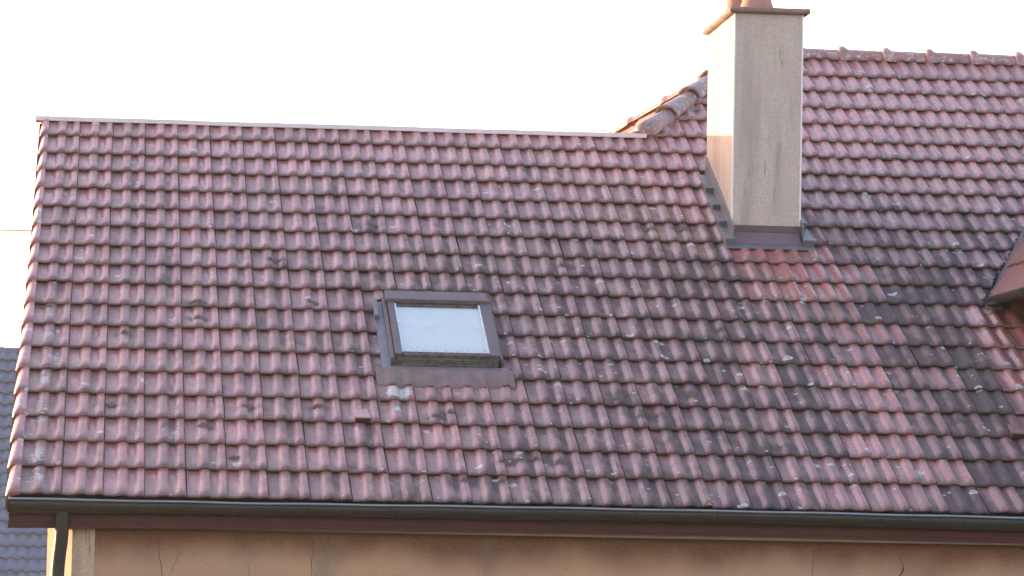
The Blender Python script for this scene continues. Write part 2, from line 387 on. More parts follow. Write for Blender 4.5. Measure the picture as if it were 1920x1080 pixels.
# ---- verge tiles
for i in range(18):
    v0 = VR[i]; v1 = VR[i+1]; s0, s1 = v0*G-.004, v0*G+(v1-v0)*G*1.10
    xl = float(np.interp(v0, [0, 5, 9, 13, 17], [-.41, -.39, -.31, -.27, -.23]))*W
    xr = ushift(0, v0)*W + .004
    jit = rng.normal(0, .0015)
    rings = []
    for t in (0, .02, .06, .14, .24, .45, .75, 1.0):
        s = s0+(s1-s0)*t; hn = .026*(1-t*.9) + float(np.interp(t, [0, .02, .06, .14, .24], [-.014, -.006, 0, .004, .005]))
        xo = xl + .020*min(1, t*1.05) + jit; hn -= .004
        rings.append([RP(xr, s, hn-.014), RP(xr, s, hn), RP(xr-.008, s, hn+.003), RP((xr+xo)/2, s, hn+.005), RP(xo+.026, s, hn+.003), RP(xo+.014, s, hn-.006), RP(xo, s, hn-.024), RP(xo, s, hn-.10), RP(xo+.012, s, hn-.10), RP(xo+.014, s, hn-.02)])
    m_ = MB(); m_.loft(rings, True, True); o = m_.build('verge_tile', TILE, None, True)
    n_ = len(m_.v)
    ly = .42 if i in (0, 1, 3, 4, 5, 6, 12, 15) else .12
    set_tile_attr(o.data, [(rng.random(), .16+rng.normal(0, .05), ly, 1)]*n_, [(0.2, 0.5 if (q//10) > 2 else .08) for q in range(n_)])
    e = o.modifiers.new('edge', 'EDGE_SPLIT'); e.split_angle = math.radians(50)
    setp(o, roof); tag(o, group='verge tiles down the left edge')

# ---- pale metal strip on the lower ridge
b = MB()
zc, yc = 2.632, 5.835
segs = np.linspace(-.085, 4.115, 9)
for a in range(8):
    x0, x1 = segs[a]-.004, segs[a+1]+.004
    zo = .0012*math.sin(a*2.1)
    b.hexa([(x0, yc-.070, zc-.028+zo), (x1, yc-.070, zc-.028+zo), (x1, yc+.07, zc-.03), (x0, yc+.07, zc-.03), (x0, yc-.066, zc+.004+zo), (x1, yc-.066, zc+.004+zo), (x1, yc+.07, zc+.012), (x0, yc+.07, zc+.012)])
setp(b.build('ridge_flashing', ZINCL, bevel=.004), roof)

# ---- ridge tiles and hip tiles
def arc_tile(p0, p1, upv, r0, r1, mat, name, collar=None, lip=.0, squash=1.0, dirt=.3, lich=.4, a0=-20, capstart=False, th=.014):
    p0, p1, upv = Vector(p0), Vector(p1), Vector(upv); ax = (p1-p0).normalized(); side = ax.cross(upv).normalized(); up = side.cross(ax).normalized()
    L = (p1-p0).length; n = 15
    prof = [(0, r0), (.5, (r0+r1)/2), (1, r1)]
    if collar: prof = [(0, r0+collar*.3), (.015, r0+collar*.75), (.05, r0+collar*1.15), (.09, r0+collar*1.2), (.13, r0+collar), (.17, r0+collar*.4), (.22, r0), (.6, (r0+r1)/2), (1, r1)]
    if capstart: prof = [(0, r0*.35), (.03, r0*.75), (.08, r0*.93), (.16, r0)] + [(.6, (r0+r1)/2), (1, r1)]
    rings = []
    for t, r in prof:
        c = p0+ax*L*t
        outer = [c+side*r*math.cos(math.radians(a))+up*r*squash*math.sin(math.radians(a)) for a in np.linspace(a0, 180-a0, n)]
        inner = [c+side*(r-th)*math.cos(math.radians(a))+up*((r-th)*squash)*math.sin(math.radians(a)) for a in np.linspace(180-a0, a0, n)]
        rings.append(outer+inner)
    m_ = MB(); m_.loft(rings, True, True); o = m_.build(name, mat, None, True)
    if mat in (RIDGEM, TILE):
        q = len(m_.v); set_tile_attr(o.data, [(rng.random(), dirt, lich+rng.normal(0, .015), 1)]*q, [(.1, .6)]*q)
    e = o.modifiers.new('edge', 'EDGE_SPLIT'); e.split_angle = math.radians(55)
    setp(o, roof); return o
Yr, Zr = 7.69, 3.415
xs = [5.00, 5.17, 5.503, 5.833, 6.165, 6.493, 6.826, 7.172, 7.50, 7.83, 8.16]
for a in range(len(xs)-1):
    o = arc_tile((xs[a]-.035, Yr, Zr+.006), (xs[a+1]+.01, Yr, Zr+.004), (0, 0, 1), .094, .090, RIDGEM, 'ridge_tile', collar=.020, squash=1.0, dirt=.16, lich=.47, a0=0)
    tag(o, group='ridge tiles along the upper ridge')
# near hip
A = Vector((5.12, 7.70, 3.455)); Nn = Vector((4.11, 5.85, 2.625)); hipd = (A-Nn); HL = hipd.length; hipd.normalize()
hup = Vector((-.35, -.35, 1)).normalized()
nt = 5; tl = HL/4.6
for a in range(nt):
    st = Nn+hipd*(a*tl-.03); en = Nn+hipd*((a+1)*tl+.05)
    o = arc_tile(st+Vector((0, 0, .012)), en-Vector((0, 0, .012)), hup, .090, .070, RIDGEM, 'hip_tile', dirt=.34, lich=.44, a0=-8, capstart=(a == 0))
    tag(o, group='hip tiles on the near hip')
Ff = Vector((4.20, 9.30, 2.905)); fd_ = (A-Ff); FL = fd_.length; fd_.normalize()
FT = [0, .235, .468, .708, .945, 1.0]
for a in range(5):
    st = Ff+fd_*(FL*FT[a]-.02); en = Ff+fd_*(FL*FT[a+1]+.03)
    o = arc_tile(st, en, (-.3, .3, 1), .040, .036, RIDGEM, 'hip_tile', collar=.014, dirt=.15, lich=.3, a0=0)
    tag(o, group='hip tiles on the far hip')
# orange mortar under the near hip
b = MB()
for a in range(22):
    p = Nn+hipd*(HL*a/22); q = Nn+hipd*(HL*(a+1.02)/22); w0 = .085+.018*math.sin(a*2.3)+rng.normal(0, .006); 
    sd = Vector((1, -.25, -.10)).normalized()
    lo = [p+sd*.03+Vector((0, 0, -.05)), p+sd*w0+Vector((0, 0, -.055)), q+sd*w0+Vector((0, 0, -.055)), q+sd*.03+Vector((0, 0, -.05))]
    hi = [p+sd*.03+Vector((0, 0, .03)), p+sd*w0+Vector((0, 0, .004)), q+sd*w0+Vector((0, 0, .004)), q+sd*.03+Vector((0, 0, .03))]
    b.hexa(lo+hi)
setp(b.build('mortar_bed', MORT, bevel=.004), roof)
# sunlit hip end: interlocking tiles with rolls running up the slope
eN = (A-Nn).cross(Ff-Nn).normalized()
if eN.z < 0: eN = -eN
eh = Vector((0, 0, 1)).cross(eN).normalized()          # horizontal direction in the plane
if eh.y < 0: eh = -eh
eu = eN.cross(eh).normalized()
if eu.z < 0: eu = -eu
# local coordinates
def loc(p): d = Vector(p)-Nn; return d.dot(eh), d.dot(eu)
aA, aF = loc(A), loc(Ff)
vv_, ff_ = [], []
rows_n = 6; gh = aA[1]/rows_n*1.0
for r in range(-2, rows_n+1):
    a0_, a1_ = -1.2, aF[0]+2.0
    xs_ = np.arange(a0_, a1_, .0183)
    base_i = len(vv_)
    ts = (0, 0, .12, .6, 1.1)
    for ti, t in enumerate(ts):
        for x in xs_:
            ph = (x/.11) % 1
            hh = .022*(.5+.5*math.cos(2*math.pi*ph))**.8
            z = -.045+.03*(1-t/1.15)+hh*(1 if t > 0 else .5) - (.014 if ti == 0 else 0)
            p = Nn+eh*x+eu*((r+t)*gh)+eN*z; vv_.append(tuple(p))
    n_ = len(xs_)
    for ti in range(len(ts)-1):
        for j in range(n_-1):
            x = xs_[j]; y = (r+(ts[ti]+ts[ti+1])/2)*gh
            # inside the triangle between the two hips
            if y > aA[1]: continue
            fx0 = aA[0]*y/aA[1]
            fx1 = aF[0]+(aA[0]-aF[0])*(y-aF[1])/(aA[1]-aF[1])
            if x < fx0-.02 or x > fx1+.02: continue
            q = base_i+ti*n_+j; ff_.append((q, q+1, q+n_+1, q+n_))
o = mesh_obj('hip_end_tiles', vv_, ff_, HIPCLAY, None, True); setp(o, roof)

# ---- vent tiles (small hooded openings)
for (vu, vv0) in ((8.56, 3.02), (25.72, 2.98)):
    b = MB(); X = vu*W; s = vv0*G; w = .047
    b.hexa([RP(X-w, s, .002), RP(X+w, s, .002), RP(X+w*.75, s+.17, .010), RP(X-w*.75, s+.17, .010), RP(X-w, s-.004, .036), RP(X+w, s-.004, .036), RP(X+w*.72, s+.17, .018), RP(X-w*.72, s+.17, .018)])
    o = b.build('vent_tile', TILE, bevel=.005); q = len(b.v)
    set_tile_attr(o.data, [(.3, .20 if vu < 10 else .6, .0, 1)]*q, [(.1, .6)]*q); setp(o, roof)
    b = MB(); b.rbox(X-w+.007, X+w-.007, s-.0065, s+.004, .004, .028); k = b.build('vent_opening', DARKIN); setp(k, roof)

# ---- moss cushions
mv, mf = [], []
for (mu, mvv) in MOSSP:
    i_ = int(math.floor(mvv)); t = mvv-i_
    a, bb = rng.uniform(.018, .040), rng.uniform(.018, .034)
    hb = BASE+.028*(1-t/1.16)
    cX, cs = mu*W, mvv*G; n0 = len(mv); R = 18; RG = (.2, .4, .6, .75, .9, 1.0); wob = 1+rng.normal(0, .16, R); wob = (wob+np.roll(wob, 1))/2
    mv.append(RP(cX, cs, hb+float(np.interp(mu % 1, PU, PHa))+.012))
    for rr in RG:
        for j in range(R):
            an = 2*math.pi*j/R
            X = cX+a*rr*math.cos(an)*wob[j]; s = cs+bb*rr*math.sin(an)*wob[j]
            hq = hb+float(np.interp((X/W) % 1, PU, PHa))
            mv.append(RP(X, s, hq+(.010*(1-rr*rr)+.002 if rr < 1 else -.004)+rng.normal(0, .0007)))
    for j in range(R):
        mf.append((n0, n0+1+j, n0+1+(j+1) % R))
        for ring in range(len(RG)-1):
            p = n0+1+ring*R; mf.append((p+j, p+R+j, p+R+(j+1) % R, p+(j+1) % R))
o = mesh_obj('moss', mv, mf, MOSS, None, True); setp(o, roof); tag(o, kind='stuff')

# ---- chimney
CX0, CX1, CY0, CY1, CZT = 4.437, 4.882, 3.93, 5.08, 3.252
b = MB()
b.box((CX0, CY0, 1.83), (CX1, CY1, CZT))
chim = part_of(b.build('chimney', CHIM), house); tag(chim, 'tall pale rendered chimney shaft with streaks')
b = MB()
b.box((CX0+.012, CY0+.02, 1.4), (CX1-.012, CY1-.01, 1.85)); setp(b.build('chimney_foot', LEAD), chim)
# cap slab with rough edge
rings = []
def slab(x0, x1, y0, y1, z):
    pts = []
    for k_ in range(24): pts.append((x0+(x1-x0)*k_/24, y0, z))
    for k_ in range(30): pts.append((x1, y0+(y1-y0)*k_/30, z))
    for k_ in range(24): pts.append((x1-(x1-x0)*k_/24, y1, z))
    for k_ in range(30): pts.append((x0, y1-(y1-y0)*k_/30, z))
    return [(p[0]+rng.normal(0, .0012), p[1]+rng.normal(0, .0012), p[2]+rng.normal(0, .0011)) for p in pts]
o0 = .038
rings = [slab(CX0-.012, CX1+.015, CY0-.012, CY1+.012, CZT-.004), slab(CX0-o0+.004, CX1+o0+.002, CY0-o0+.004, CY1+o0, CZT+.002), slab(CX0-o0, CX1+o0+.006, CY0-o0, CY1+o0, CZT+.012),
         slab(CX0-o0+.001, CX1+o0+.005, CY0-o0+.001, CY1+o0, CZT+.028), slab(CX0-o0+.008, CX1+o0, CY0-o0+.008, CY1+o0-.006, CZT+.034), slab(CX0+.03, CX1-.03, CY0+.05, CY1-.05, CZT+.040)]
m_ = MB(); m_.loft(rings, True, True); cap = m_.build('chimney_cap', CONC, None, True); setp(cap, chim)
for (px, py, r) in ((4.615, 4.16, .112), (4.60, 4.78, .112)):
    m_ = MB(); rr = []
    for z, q in ((0, 1.0), (.02, .99), (.05, .93), (.07, .86), (.085, .84), (.20, .80), (.30, .78), (.31, .84), (.34, .84), (.35, .80), (.34, .68), (.1, .68)):
        rr.append([(px+r*q*math.cos(t), py+r*q*math.sin(t), CZT+.034+z) for t in np.linspace(0, 2*math.pi, 28, endpoint=False)])
    m_.loft(rr, True, False); o = m_.build('chimney_pot', POT, None, True); setp(o, chim)
for (bx, by) in ((CX0, CY0), (CX1, CY0)):
    b = MB(); sgn = -1 if bx == CX0 else 1
    b.box((bx-.0055, by-.004, 1.865), (bx+.0055, by+.006, CZT-.006)); o = b.build('corner_bead', BEADW, bevel=.002); setp(o, chim)
# collar, front upstand and zinc trays
b = MB()
b.hexa([(CX0-.004, CY0-.020, 1.822), (CX1+.006, CY0-.020, 1.822), (CX1+.006, CY0+.03, 1.822), (CX0-.004, CY0+.03, 1.822), (CX0+.002, CY0-.004, 1.868), (CX1-.001, CY0-.004, 1.868), (CX1-.001, CY0+.03, 1.868), (CX0+.002, CY0+.03, 1.868)])
setp(b.build('collar', COLLAR, bevel=.003), chim)
b = MB()
b.quad((CX0+.004, CY0-.004, 1.832), RP(CX0+.004, 4.185, .018), RP(CX1-.006, 4.185, .018), (CX1-.006, CY0-.004, 1.832))
setp(b.build('front_upstand', LEAD), chim)
fl = MB()
# front strip lying on the tiles
fl.hexa([RP(4.372, 4.125, .002), RP(4.955, 4.125, .002), RP(4.955, 4.31, .002), RP(4.372, 4.31, .002), RP(4.372, 4.125, .012), RP(4.955, 4.125, .012), RP(4.955, 4.31, .024), RP(4.372, 4.31, .024)])
# sloping side cover against the shaft
for sx, x_in, x_out in ((-1, CX0, 4.375), (1, CX1, 4.955)):
    stp = [4.17, 4.50, 4.82, 5.15, 5.50]
    for a in range(4):
        s0, s1 = stp[a], stp[a+1]
        h0, h1 = .058, .022                          # raised at its lower end, dips under the one above
        xa, xb = sorted((x_in, x_out))
        fl.hexa([RP(xa, s0, -.02), RP(xb, s0, -.02), RP(xb, s1, -.03), RP(xa, s1, -.03), RP(xa, s0, h0), RP(xb, s0, h0), RP(xb, s1+.02, h1), RP(xa, s1+.02, h1)])
    xa, xb = sorted((x_in, x_in+sx*.010))
    fl.hexa([RP(xa, 4.20, -.02), RP(xb, 4.20, -.02), RP(xb, 5.60, -.02), RP(xa, 5.60, -.02), RP(xa, 4.24, .125), RP(xb, 4.24, .125), RP(xb, 5.6, .125), RP(xa, 5.6, .125)])
setp(fl.build('flashing', ZINC, bevel=.003), chim)

# ---- roof window
WX0, WX1 = 2.092, 2.742
b = MB()
b.rbox(WX0+.02, WX1-.02, 1.94, 2.98, -.05, .035)
sky_w = part_of(b.build('roof_window', FRAMED), house); tag(sky_w, 'small roof window with pale blue pane in a grey brown metal frame')
b = MB(); b.quad(RP(2.165, 2.03, .052), RP(2.675, 2.03, .052), RP(2.675, 2.80, .052), RP(2.165, 2.80, .052))
pane = b.build('pane', GLASS); uvl = pane.data.uv_layers.new(name='tuv')
for j, uvc in enumerate(((0, 0), (1, 0), (1, 1), (0, 1))): uvl.data[j].uv = uvc
setp(pane, sky_w)
for x0, x1 in ((2.158, 2.170), (2.668, 2.680)):       # bright gasket lines beside the pane
    b = MB(); b.rbox(x0, x1, 2.03, 2.83, .048, .064); setp(b.build('gasket', SASH, bevel=.002), sky_w)
for x0, x1, xe in ((WX0+.026, 2.160, -1), (2.680, WX1-.004, 1)):
    b = MB()
    b.rbox(x0, x1, 1.985, 2.50, .03, .070); b.rbox(x0+.0015, x1-.0015, 2.503, 2.90, .03, .0675)
    o = b.build('side_cover', FRAME, bevel=.003); setp(o, sky_w)
b = MB(); b.rbox(WX0, WX0+.024, 1.955, 2.975, .0, .052); setp(b.build('outer_cover', FRAME, bevel=.004), sky_w)
b = MB(); b.rbox(WX1-.004, WX1+.012, 1.985, 2.90, .0, .050); setp(b.build('outer_cover', FRAME, bevel=.004), sky_w)
b = MB(); b.hexa([RP(WX0+.012, 2.845, .06), RP(WX1-.008, 2.845, .06), RP(WX1-.012, 3.02, .05), RP(WX0+.018, 3.02, .05), RP(WX0+.012, 2.850, .084), RP(WX1-.008, 2.850, .084), RP(WX1-.012, 3.01, .078), RP(WX0+.018, 3.01, .078)])
setp(b.build('top_hood', FRAME, bevel=.005), sky_w)
b = MB(); b.rbox(2.172, 2.668, 2.795, 2.815, .05, .062); b.rbox(2.172, 2.668, 2.83, 2.845, .05, .072); setp(b.build('top_rail', FRAMED, bevel=.002), sky_w)
b = MB(); b.rbox(2.165, 2.68, 1.985, 2.035, .02, .064); b.rbox(WX0+.035, WX1-.015, 1.955, 1.99, .0, .045)
b.rbox(2.15, 2.70, 1.925, 1.956, .0, .026)
setp(b.build('bottom_rail', FRAMED, bevel=.004), sky_w)
b = MB()
b.hexa([RP(2.040, 1.80, -.03), RP(2.094, 1.80, -.03), RP(2.094, 3.0, -.03), RP(2.040, 3.0, -.03), RP(2.040, 1.80, .004), RP(2.094, 1.80, .008), RP(2.094, 3.0, .008), RP(2.040, 3.0, .004)])
b.hexa([RP(2.750, 1.80, -.03), RP(2.772, 1.80, -.03), RP(2.772, 2.98, -.03), RP(2.750, 2.98, -.03), RP(2.750, 1.80, .004), RP(2.772, 1.80, -.004), RP(2.772, 2.98, -.004), RP(2.750, 2.98, .004)])
b.rbox(2.040, 2.776, 1.865, 1.93, -.03, .014)
b.rbox(2.036, 2.062, 2.70, 2.985, .0, .034)
setp(b.build('window_flashing', ZINC, bevel=.003), sky_w)
# pleated apron draped on the tile rolls below
vv_, ff_ = [], []; xs_ = np.linspace(1.995, 2.805, 90); ss = np.linspace(1.63, 1.87, 8)
for s in ss:
    for x in xs_:
        fu = (x/W-.02) % 1; sag = float(np.interp(fu, PU, PHh)); t = (s-1.63)/.24
        e_ = .010*math.sin(x*21)+.006*math.sin(x*57) if s == ss[0] else 0
        vv_.append(RP(x, s+e_ + .03*abs((x-2.4)/.4)**3*(1-t), BASE+.020+sag*.9*(1-t*.8)+t*.022+(0 if s != ss[0] else -.006)))
for a in range(len(ss)-1):
    for c_ in range(89): q = a*90+c_; ff_.append((q, q+1, q+91, q+90))
o = mesh_obj('apron', vv_, ff_, APRON, None, True); o.modifiers.new('thick', 'SOLIDIFY').thickness = .003; setp(o, sky_w)

# ---- gutter, downpipe, fascia
gx = [-.075, 1.249, 2.63, 4.03, 5.447, 8.2]; gz = [-.039, -.040, -.032, -.030, -.034, -.036]; gb = [-.118, -.106, -.101, -.097, -.110, -.112]
def GZ(x): return float(np.interp(x, gx, gz))+.0012*math.sin(x*9)
def GB(x): return float(np.interp(x, gx, gb))
rings = []; bead = []
for x in np.concatenate([np.linspace(-.072, 8.2, 130)]):
    zt, zb = GZ(x), GB(x); H = zt-zb; yc_ = -.045
    pr = []
    for t in np.linspace(0, 1, 12):
        an = math.pi*t; pr.append((x, yc_-.058*math.cos(an), zb+H*(1-max(0, math.sin(an))**.62)+.004))
    inner = [(p[0], yc_+(p[1]-yc_)*.93, p[2]+.005*(1 if 0 < q_ < 11 else 0)) for q_, p in list(enumerate(pr))[::-1]]
    rings.append(pr+inner)
    bead.append([(x, yc_-.062+.0075*math.cos(t), zt+.002+.0075*math.sin(t)) for t in np.linspace(0, 2*math.pi, 10, endpoint=False)])
m_ = MB(); m_.loft(rings, True, True); gut = part_of(m_.build('gutter', GUT, None, True), house)
m_ = MB(); m_.loft(bead, True, True); setp(m_.build('gutter_bead', BEAD, None, True), gut)
b = MB(); zt, zb = GZ(-.07), GB(-.07)
b.hexa([(-.0765, -.100, zb+.01), (-.073, -.100, zb+.01), (-.073, .012, zb+.01), (-.0765, .012, zb+.01), (-.0765, -.104, zt), (-.073, -.104, zt), (-.073, .012, zt), (-.0765, .012, zt)])
setp(b.build('gutter_end', GUT), gut)
for x in (-.03, .355, .735, 1.13, 1.53, 1.985, 2.41, 2.86, 3.31, 3.76, 4.21, 4.67, 5.12, 5.58, 6.0, 6.5, 7.0):
    ri = []
    for xx in (x-.008, x+.008):
        zt, zb = GZ(xx), GB(xx); H = zt-zb
        ri.append([(xx, -.045-.0595*math.cos(math.pi*t), zb+H*(1-max(0, math.sin(math.pi*t))**.62)+.0025) for t in np.linspace(.0, .62, 9)])
    m_ = MB(); m_.loft(ri, False, False); o = m_.build('gutter_bracket', GUT, None, True); o.modifiers.new('t', 'SOLIDIFY').thickness = .003; setp(o, gut); tag(o, group='gutter brackets')
# pipe
ctr = [(.218, -.045, -.085), (.218, -.045, -.13), (.217, -.043, -.20), (.214, -.030, -.26), (.206, -.012, -.33), (.200, -.002, -.40), (.198, .0, -.48), (.198, .0, -1.5), (.198, .0, -5.2)]
rr = []
for j, c_ in enumerate(ctr):
    r = .040 if j < 1 else .037
    rr.append([(c_[0]+r*math.cos(t), c_[1]+r*math.sin(t), c_[2]) for t in np.linspace(0, 2*math.pi, 24, endpoint=False)])
m_ = MB(); m_.loft(rr, True, False); part_of(m_.build('downpipe', GUT, None, True), house)
# eaves board
rings = []
for x in np.linspace(-.072, 8.2, 60):
    zb = float(np.interp(x, [-.07, 1.256, 2.643, 4.048, 5.472, 8.2], [-.194, -.174, -.164, -.160, -.168, -.17]))
    rings.append([(x, -.001, zb), (x, -.001, -.055), (x, .022, -.055), (x, .022, zb)])
m_ = MB(); m_.loft(rings, True, True); fb = part_of(m_.build('eaves_board', FASC), house)
b = MB()
for j, (x0, x1, dz) in enumerate(((-.070, .9, 0), (.905, 2.3, .003), (2.305, 3.7, -.001), (3.705, 5.1, .002), (5.105, 8.2, 0))):
    b.box((x0, -.006, -.150-.01*(j == 0)+dz), (x1, -.0012, -.112+dz))
setp(b.build('eaves_batten', FASC, bevel=.002), fb)
b = MB(); b.box((-.07, .022, -.182), (8.2, .24, -.162)); setp(b.build('soffit', mat_plain('soffit_wood', (.23, .17, .13), (.16, .11, .09), .8)), fb)
# verge board on the gable
b = MB(); b.hexa([RP(-.062, .03, -.19), RP(-.045, .03, -.19), RP(-.045, 6.4, -.19), RP(-.062, 6.4, -.19), RP(-.062, .03, -.045), RP(-.045, .03, -.045), RP(-.045, 6.4, -.045), RP(-.062, 6.4, -.045)])
part_of(b.build('verge_board', FASC), house)
# walls
b = MB(); YW = .085; ZB = -5.2
b.box((.393, YW, ZB), (8.4, YW+.25, -.150))                        # front wall
b.quad((.137, YW+.24, ZB), (.137, 11.4, ZB), (.137, 11.4, -.1), (.137, 5.8, 2.5), (.137, YW+.24, -.15))
b.quad((8.4, YW, ZB), (8.4, 15, ZB), (8.4, 15, .6), (8.4, 7.7, 3.3), (8.4, YW, -.15))
b.quad((.137, 11.4, ZB), (8.4, 11.4, ZB), (8.4, 11.4, -.1), (.137, 11.4, -.1))
# fine cracks, a couple of millimetres proud of the render
def crack(pts, w=.0022):
    for (a, c_) in zip(pts[:-1], pts[1:]):
        d = Vector((c_[0]-a[0], 0, c_[1]-a[1])).normalized(); nrm = Vector((-d.z, 0, d.x))*w
        p, q = Vector((a[0], YW-.0015, a[1])), Vector((c_[0], YW-.0015, c_[1]))
        b.quad(p-nrm, q-nrm*.7, q+nrm*.7, p+nrm, m=1)
def jag(x0, z0, x1, z1, n=9, a=.006): return [(x0+(x1-x0)*t+rng.normal(0, a)*(0 < t < 1), z0+(z1-z0)*t) for t in np.linspace(0, 1, n)]
crack(jag(.725, -.22, .76, -.44)); crack(jag(.86, -.30, .80, -.42), .0014); crack(jag(1.58, -.21, 1.56, -.45)); crack(jag(4.32, -.25, 4.30, -.60), .0018)
crack(jag(4.78, -.20, 4.82, -.32)); crack(jag(4.82, -.32, 4.80, -.36), .005); crack(jag(4.80, -.36, 4.80, -.9), .002); crack(jag(1.22, -.36, 1.25, -.7), .0012)
for (x, z, r) in ((3.255, -.255, .007), (3.285, -.253, .006), (1.98+.55, -.20, .008), (3.04, -.29, .004)):
    b.quad(*[(x+r*math.cos(t), YW-.0016, z+r*math.sin(t)) for t in np.linspace(0, 2*math.pi, 8, endpoint=False)], m=1)
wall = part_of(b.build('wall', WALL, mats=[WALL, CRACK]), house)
b = MB()
b.box((.272, YW-.010, ZB), (.3935, YW+.24, -.152))
b.quad((.2719, YW-.010, ZB), (.2719, YW-.010, -.152), (.137, YW+.235, -.152), (.137, YW+.235, ZB))
part_of(b.build('corner_strip', PILAST), house)

# ---- dormer at the right edge
dm = MB()
ex, ez = 5.93, 1.372
valley0 = Vector(RP(5.935, 3.215, 0)); valley1 = Vector((6.46, 4.30, 1.95)); vd = (valley1-valley0)
slope = (valley1.z-ez)/(valley1.x-ex)
def dpt(x, y, h=0):
    n_ = Vector((-slope, 0, 1)).normalized(); return Vector((x, y, ez+(x-ex)*slope))+n_*h
rows_d = 6; nv_ = []; nf_ = []
ltot = 1.35; rowl = .315; ct = math.cos(math.atan(slope))
ys = np.arange(1.9, 6.6, .0125)
tsl = [0, 0]+list(np.linspace(.05, 1.08, 18))
for r in range(rows_d):
    base_i = len(nv_)
    for ti, t in enumerate(tsl):
        for y in ys:
            ph = (y/.055) % 1; hh = .007*abs(math.cos(math.pi*ph)) + .008*(1 if ((y/.22) % 1) < .14 else 0)
            p = dpt(ex-.02+(r+t)*rowl*ct, y, .004+.018*(1-t)+hh-(.014 if ti == 0 else 0)); nv_.append(tuple(p))
    n_ = len(ys)
    for ti in range(len(tsl)-1):
        for j in range(n_-1):
            x = ex-.02+(r+(tsl[ti]+tsl[ti+1])/2)*rowl*ct; yv = 3.09+(x-5.93)*2.30-.25
            if ys[j] > yv: continue
            q = base_i+ti*n_+j; nf_.append((q, q+1, q+n_+1, q+n_))
dorm = mesh_obj('dormer', nv_, nf_, RIBCLAY, None, True); part_of(dorm, house); tag(dorm, 'dormer with ribbed red tiles, steep side slope and dark gutter')
# valley flashing: a folded zinc band lying in the dormer slope beside the main tiles
b = MB()
nseg = 6
for a in range(nseg):
    x0, x1 = 5.885+a*.14, 5.885+(a+1)*.14+.006
    def yl(x): return 3.09+(x-5.93)*2.30
    b.hexa([dpt(x0, yl(x0)-.38, -.012), dpt(x0, yl(x0)+.06, -.012), dpt(x1, yl(x1)+.06, -.012), dpt(x1, yl(x1)-.38, -.012), dpt(x0, yl(x0)-.38, .004+.001*(a % 2)), dpt(x0, yl(x0)+.06, .004+.001*(a % 2)), dpt(x1, yl(x1)+.06, .004+.001*(a % 2)), dpt(x1, yl(x1)-.38, .004+.001*(a % 2))])
setp(b.build('valley_flashing', mat_plain('dark_blue_zinc', (.05, .058, .095), (.038, .042, .065), .5, .4, sc=10), bevel=.002), dorm)
b = MB()       # zinc outlet piece at the foot of the valley
b.hexa([RP(5.87, 3.14, .0), RP(5.985, 3.12, .0), RP(6.00, 3.27, .0), RP(5.93, 3.27, .0), RP(5.87, 3.14, .018), RP(5.985, 3.12, .03), RP(6.00, 3.27, .05), RP(5.93, 3.27, .03)])
setp(b.build('valley_outlet', ZINC, bevel=.003), dorm)
# dormer gutter (runs towards the camera)
rr = []
for y in np.linspace(3.02, 1.86, 14):
    rr.append([(ex-.012-.040*math.cos(math.pi*t), y, ez-.004-.052*math.sin(math.pi*t)) for t in np.linspace(0, 1, 11)]+[(ex-.012+.034*math.cos(math.pi*t), y, ez-.004-.046*math.sin(math.pi*t)) for t in np.linspace(0, 1, 11)])
m_ = MB(); m_.loft(rr, True, True); setp(m_.build('dormer_gutter', mat_plain('blackened_gutter', (.020, .019, .018), (.03, .028, .026), .8, 0, sc=8), None, True), dorm)
b = MB()
xw = 6.03
b.hexa([(xw, 2.80, 1.22), (xw+1.6, 2.80, 1.22), (xw+1.6, 3.4, 1.3), (xw, 3.4, 1.3), (xw, 2.80, ez-.03), (xw+1.6, 2.80, ez-.03), (xw+1.6, 3.4, ez-.03), (xw, 3.4, ez-.03)])
setp(b.build('dormer_wall', mat_plain('orange_bounce_wall', (.24, .10, .04), (.15, .06, .025), .8, sc=14, amt=.9)), dorm)  # orange bounce light is put into the wall's own colour
b = MB(); b.box((ex-.01, 1.9, ez-.035), (7.6, 3.05, ez-.022)); setp(b.build('dormer_soffit', FASC), dorm)
b = MB(); b.quad(dpt(ex+ltot, 1.9), dpt(ex+ltot, 7.0), (ex+2.7, 7.0, ez), (ex+2.7, 1.9, ez)); setp(b.build('dormer_far_slope', RIBCLAY), dorm)

# ================================================================== NEIGHBOUR
nb = empty('neighbour_house', (-3.5, 60, -5.2))
tag(nb, 'distant house with blue grey wavy tile roof beyond the left eaves', 'house')
nphi = math.radians(34); nc, ns_ = math.cos(nphi), math.sin(nphi)
Yn1, Zn1 = 60.0, 3.55
YN0 = 52.0
nvv, nff = [], []; wv_, gv_ = .200, .415; wid = 9.0; x00 = -8.5
rows_nn = 21; n_ = int(wid/wv_*8)
xs_ = x00+np.arange(n_)*wv_/8
wave = .042*np.array([0, .1, .35, .75, 1.0, .9, .55, .15])
hw = np.tile(wave, int(wid/wv_)+1)[:n_]
for r in range(rows_nn):
    base_i = len(nvv)
    for ti, t in enumerate((0, 0, .5, 1.06)):
        d = (rows_nn-(r+t))*gv_
        h = .07*(1-t)+hw-(.045 if ti == 0 else 0)
        for x, hh in zip(xs_, h): nvv.append((x, Yn1-d*nc-hh*ns_, Zn1-d*ns_+hh*nc))
    for ti in range(3):
        for j in range(n_-1): q = base_i+ti*n_+j; nff.append((q, q+1, q+n_+1, q+n_))
nroof = mesh_obj('roof', nvv, nff, SLATE, None, True); part_of(nroof, nb)
b = MB(); b.quad((x00, Yn1, Zn1), (x00+wid, Yn1, Zn1), (x00+wid, Yn1+7, -1.2), (x00, Yn1+7, -1.2)); part_of(b.build('rear_roof_slope', SLATE), nb)
